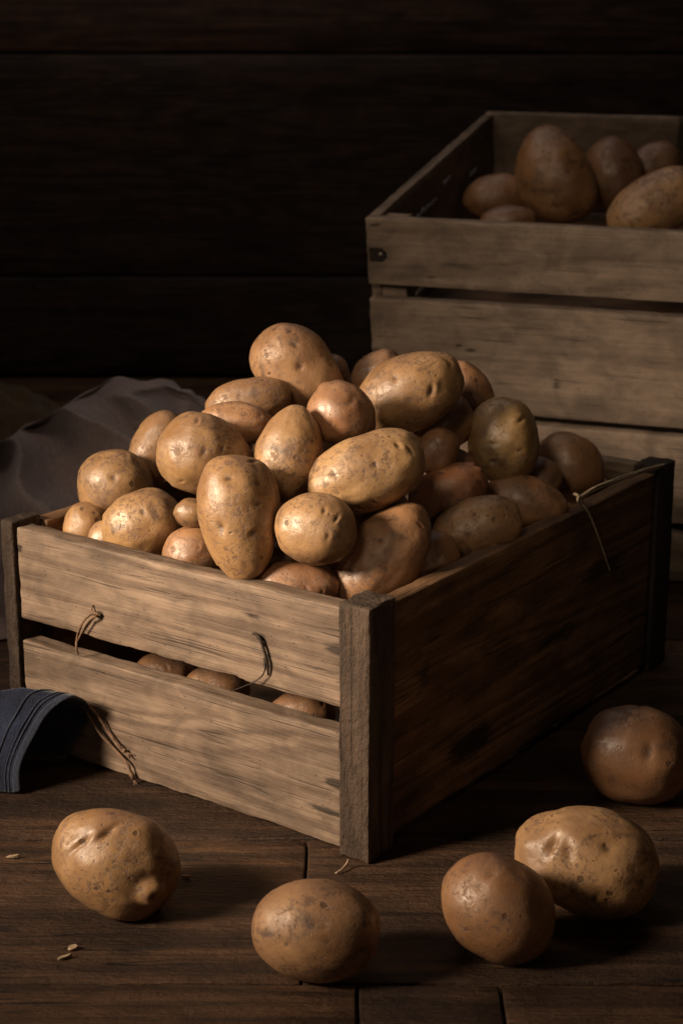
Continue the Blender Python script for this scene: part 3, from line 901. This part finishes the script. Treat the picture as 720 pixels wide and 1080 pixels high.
# ------------------------------------------------------------------ grey cloth behind the crate on the left
def linen():
    NX, NY = 220, 120
    V, Fc = [], []
    cx, cy = -.33, 1.86
    ridge = [(-.80, .05), (-.60, .09), (-.46, .115), (-.39, .138), (-.33, .170), (-.275, .203), (-.24, .216), (-.20, .214), (-.165, .200), (-.14, .165), (-.11, .10), (-.06, .03), (0, 0)]
    def rz(x):
        for (x0, z0), (x1, z1) in zip(ridge[:-1], ridge[1:]):
            if x0 <= x <= x1:
                t = (x - x0) / (x1 - x0); t = t * t * (3 - 2 * t) * .5 + t * .5
                return z0 + (z1 - z0) * t
        return 0
    for j in range(NY + 1):
        for i in range(NX + 1):
            x = -.80 + .78 * i / NX; s = -1 + 2 * j / NY
            y = cy + s * .22 + .10 * (x + .25)
            base = rz(x - .02 * s) * max(0, (1 - abs(s) ** 1.7))
            fold = 1 - abs(math.sin(x * 30 + s * 7.0 + 3.4 * noise.noise(Vector((x * 5, s * 2.2, 1)))))
            n = noise.noise(Vector((x * 9, s * 2.5, 3.7)))
            n2 = noise.noise(Vector((x * 26, s * 6, 8.7)))
            env = min(1, base / .05)
            z = base + env * (.034 * (fold ** 1.8 - .3) * min(1, abs(s) * 2.0 + .10) + .016 * n + .008 * n2)
            V.append(Vector((x - cx, y - cy - .045 * env * (fold - .5) * (s < 0), max(z, .002 + .0015 * (n2 + 1)))))
    for j in range(NY):
        for i in range(NX):
            a = j * (NX + 1) + i
            Fc.append((a, a + 1, a + NX + 2, a + NX + 1))
    o = mesh_obj('cloth', V, Fc, M['linen'], None, Matrix.Translation((cx, cy, 0)))
    md = o.modifiers.new('thickness', 'SOLIDIFY'); md.thickness = .0015; md.offset = -1
    md = o.modifiers.new('smooth', 'SUBSURF'); md.levels = 1; md.render_levels = 1
    tag(o, 'crumpled grey linen cloth heaped behind the left side of the front crate', 'cloth')
linen()

def sack():
    NX, NY = 60, 40
    V, Fc = [], []
    for j in range(NY + 1):
        for i in range(NX + 1):
            a, b = -1 + 2 * i / NX, -1 + 2 * j / NY
            r = math.sqrt(a * a + b * b)
            n = noise.noise(Vector((a * 3, b * 3, 1.2))); n2 = noise.noise(Vector((a * 9 + b * 3, b * 6, 4.2)))
            z = .10 * max(0, 1 - r ** 2.2) * (1 + .25 * n) + .012 * n2 * (r < 1)
            V.append(Vector((a * .26, b * .16, max(.002, z))))
    for j in range(NY):
        for i in range(NX):
            k = j * (NX + 1) + i
            Fc.append((k, k + 1, k + NX + 2, k + NX + 1))
    o = mesh_obj('sack', V, Fc, M['burlap'], None, Matrix.Translation((-.56, 2.36, 0)))
    md = o.modifiers.new('thickness', 'SOLIDIFY'); md.thickness = .0015; md.offset = -1
    tag(o, 'dim brown sacking lying on the floor by the wall at far left', 'sack')
sack()

# ------------------------------------------------------------------ denim cloth with a hemmed opening
def denim():
    pf = on_plane(17, 838, (0, 0, 0), (0, 0, 1)); pb = on_plane(128, 822, (0, 0, 0), (0, 0, 1))
    pt = at_dep(74, 737, (pf - CAM).dot(FWD) - .005)
    root = tag(empty('denim_cloth', Matrix.Translation(((pf.x + pb.x) / 2, (pf.y + pb.y) / 2, 0))), 'dark blue denim cloth arched on the floor at left, hemmed opening', 'cloth')
    inv = root.matrix_world.inverted()
    m1 = at_dep(36, 778, (pf - CAM).dot(FWD) - .006)
    m2 = at_dep(52, 750, (pf - CAM).dot(FWD) - .004)
    sl = lambda u, v, o: on_plane(u, v, CM @ Vector((0, fy - .0085 - o, 0)), -ey)
    m3 = sl(91, 743, .006); m4 = sl(90, 765, .003); pb = sl(70, 803, .003); pb.z = .002
    prof = spline([pf + Vector((.003, 0, .002)), at_dep(21, 808, (pf - CAM).dot(FWD) - .006), m1, m2, pt, m3, m4, pb], 60)
    ax = Vector((-1, .10, 0))
    def sheet(s0, s1, ns, grow, mat, name, wr, cut=1.0):
        V, Fc = [], []
        for i in range(ns + 1):
            s = s0 + (s1 - s0) * i / ns
            for k, p in enumerate(prof):
                fr = k / 60
                q = p + ax * s
                n = noise.noise(Vector((s * 22, fr * 5, 2.2)))
                q += Vector((0, -.4, .9)) * ((wr * n + .004 * noise.noise(Vector((s * 60, fr * 9, 7.2)))* (wr > 0)) * min(1, .25 + s / .03) + grow)
                q.z -= .05 * max(0, s - .03) * (q.z / .08)
                q.z = max(q.z * (1 + .10 * math.sin(min(s, .06) / .06 * math.pi)), .0015)
                V.append(inv @ q)
        m = len(prof)
        for i in range(ns):
            for k in range(int((m - 1) * cut)):
                a = i * m + k
                Fc.append((a, a + 1, a + m + 1, a + m))
        o = mesh_obj(name, V, Fc, mat, root)
        md = o.modifiers.new('thickness', 'SOLIDIFY'); md.thickness = .0014; md.offset = 0
        return o
    sheet(.0, .34, 70, 0, M['denim'], 'fabric', .012)
    sheet(-.0008, .0050, 4, .0010, M['hem'], 'hem', .012, .78)
    sheet(.0078, .0088, 2, .0010, M['hem'], 'seam', .012, .75)
    sheet(.0108, .0116, 2, .0010, M['hem'], 'seam', .012, .74)
    sheet(.020, .0215, 2, .0012, M['hem'], 'seam', .012, .72)
    # drawstrings
    for ctrl in (((92, 742), (104, 756), (116, 774), (126, 788), (133, 793)), ((90, 748), (103, 770), (120, 789), (134, 805), (141, 822))):
        d = (pb - CAM).dot(FWD)
        pts = [inv @ sl(u, v, .003 + .002 * (i % 2)) for i, (u, v) in enumerate(ctrl)]
        for q in pts: q.z = max(q.z, .003)
        pts = spline(pts, 40)
        g = [tube_geo(pts, [.0011] * 36 + [.0015, .0021, .0019, .0015, .0010], 8, .8, 3)]
        e = pts[-1]; dr = (pts[-1] - pts[-4]).normalized()
        rng = random.Random(8)
        for k in range(6):
            j = Vector((rng.uniform(-1, 1), rng.uniform(-1, 1), rng.uniform(-1, 1))) * .35
            g.append(tube_geo([e, e + (dr + j) * .003, e + (dr + j * 1.5) * .006], .0004, 5))
        v, f = merge_geo(g)
        mesh_obj('drawstring', v, f, M['brown_twine'], root)
denim()

# ------------------------------------------------------------------ chips of wood on the floor
def chip(u, v, L, Wd, T, rot, label, mat='chip', seed=1):
    p = on_plane(u, v, (0, 0, 0), (0, 0, 1))
    rng = random.Random(seed)
    n = 9
    V, Fc = [], []
    for z in (.0, 1.0):
        for k in range(n):
            a = 2 * math.pi * k / n
            V.append(Vector((L * math.cos(a) * rng.uniform(.7, 1.1), Wd * math.sin(a) * rng.uniform(.7, 1.1), T * z * rng.uniform(.6, 1.3) + z * .6 * L * (.5 + .5 * math.cos(a)) * .4)))
    Fc.append(tuple(range(n))[::-1]); Fc.append(tuple(range(n, 2 * n)))
    for k in range(n): Fc.append((k, (k + 1) % n, n + (k + 1) % n, n + k))
    o = mesh_obj('wood_chip', V, Fc, M[mat], None, Matrix.Translation((p.x, p.y, .0006)) @ Matrix.Rotation(rot, 4, 'Z'), smooth=False)
    return tag(o, label, 'wood chip', 'wood chips on the floor')
chip(77, 1001, .0036, .0030, .0012, .6, 'roundish wood chip on the floor below the lumpy loose potato', seed=1)
chip(69, 1011, .0050, .0014, .0010, .5, 'thin sliver of wood on the floor touching the roundish chip', seed=2)
chip(196, 926, .0042, .0016, .0012, -.2, 'bright wood chip on the floor right of the lumpy loose potato', seed=3)
chip(14, 905, .0050, .0012, .0010, .1, 'faint splinter on the floor left of the lumpy loose potato', seed=4)
sp = [on_plane(u, v, (0, 0, z), (0, 0, 1)) for u, v, z in ((354, 921, .001), (360, 917, .002), (366, 910, .004), (367, 907, .007))]
v, f = tube_geo(spline(sp, 20), .0007, 6)
tag(mesh_obj('splinter', [p - sp[0] for p in v], f, M['chip'], None, Matrix.Translation(sp[0])), 'thin curled splinter of wood at the foot of the front corner post', 'splinter')
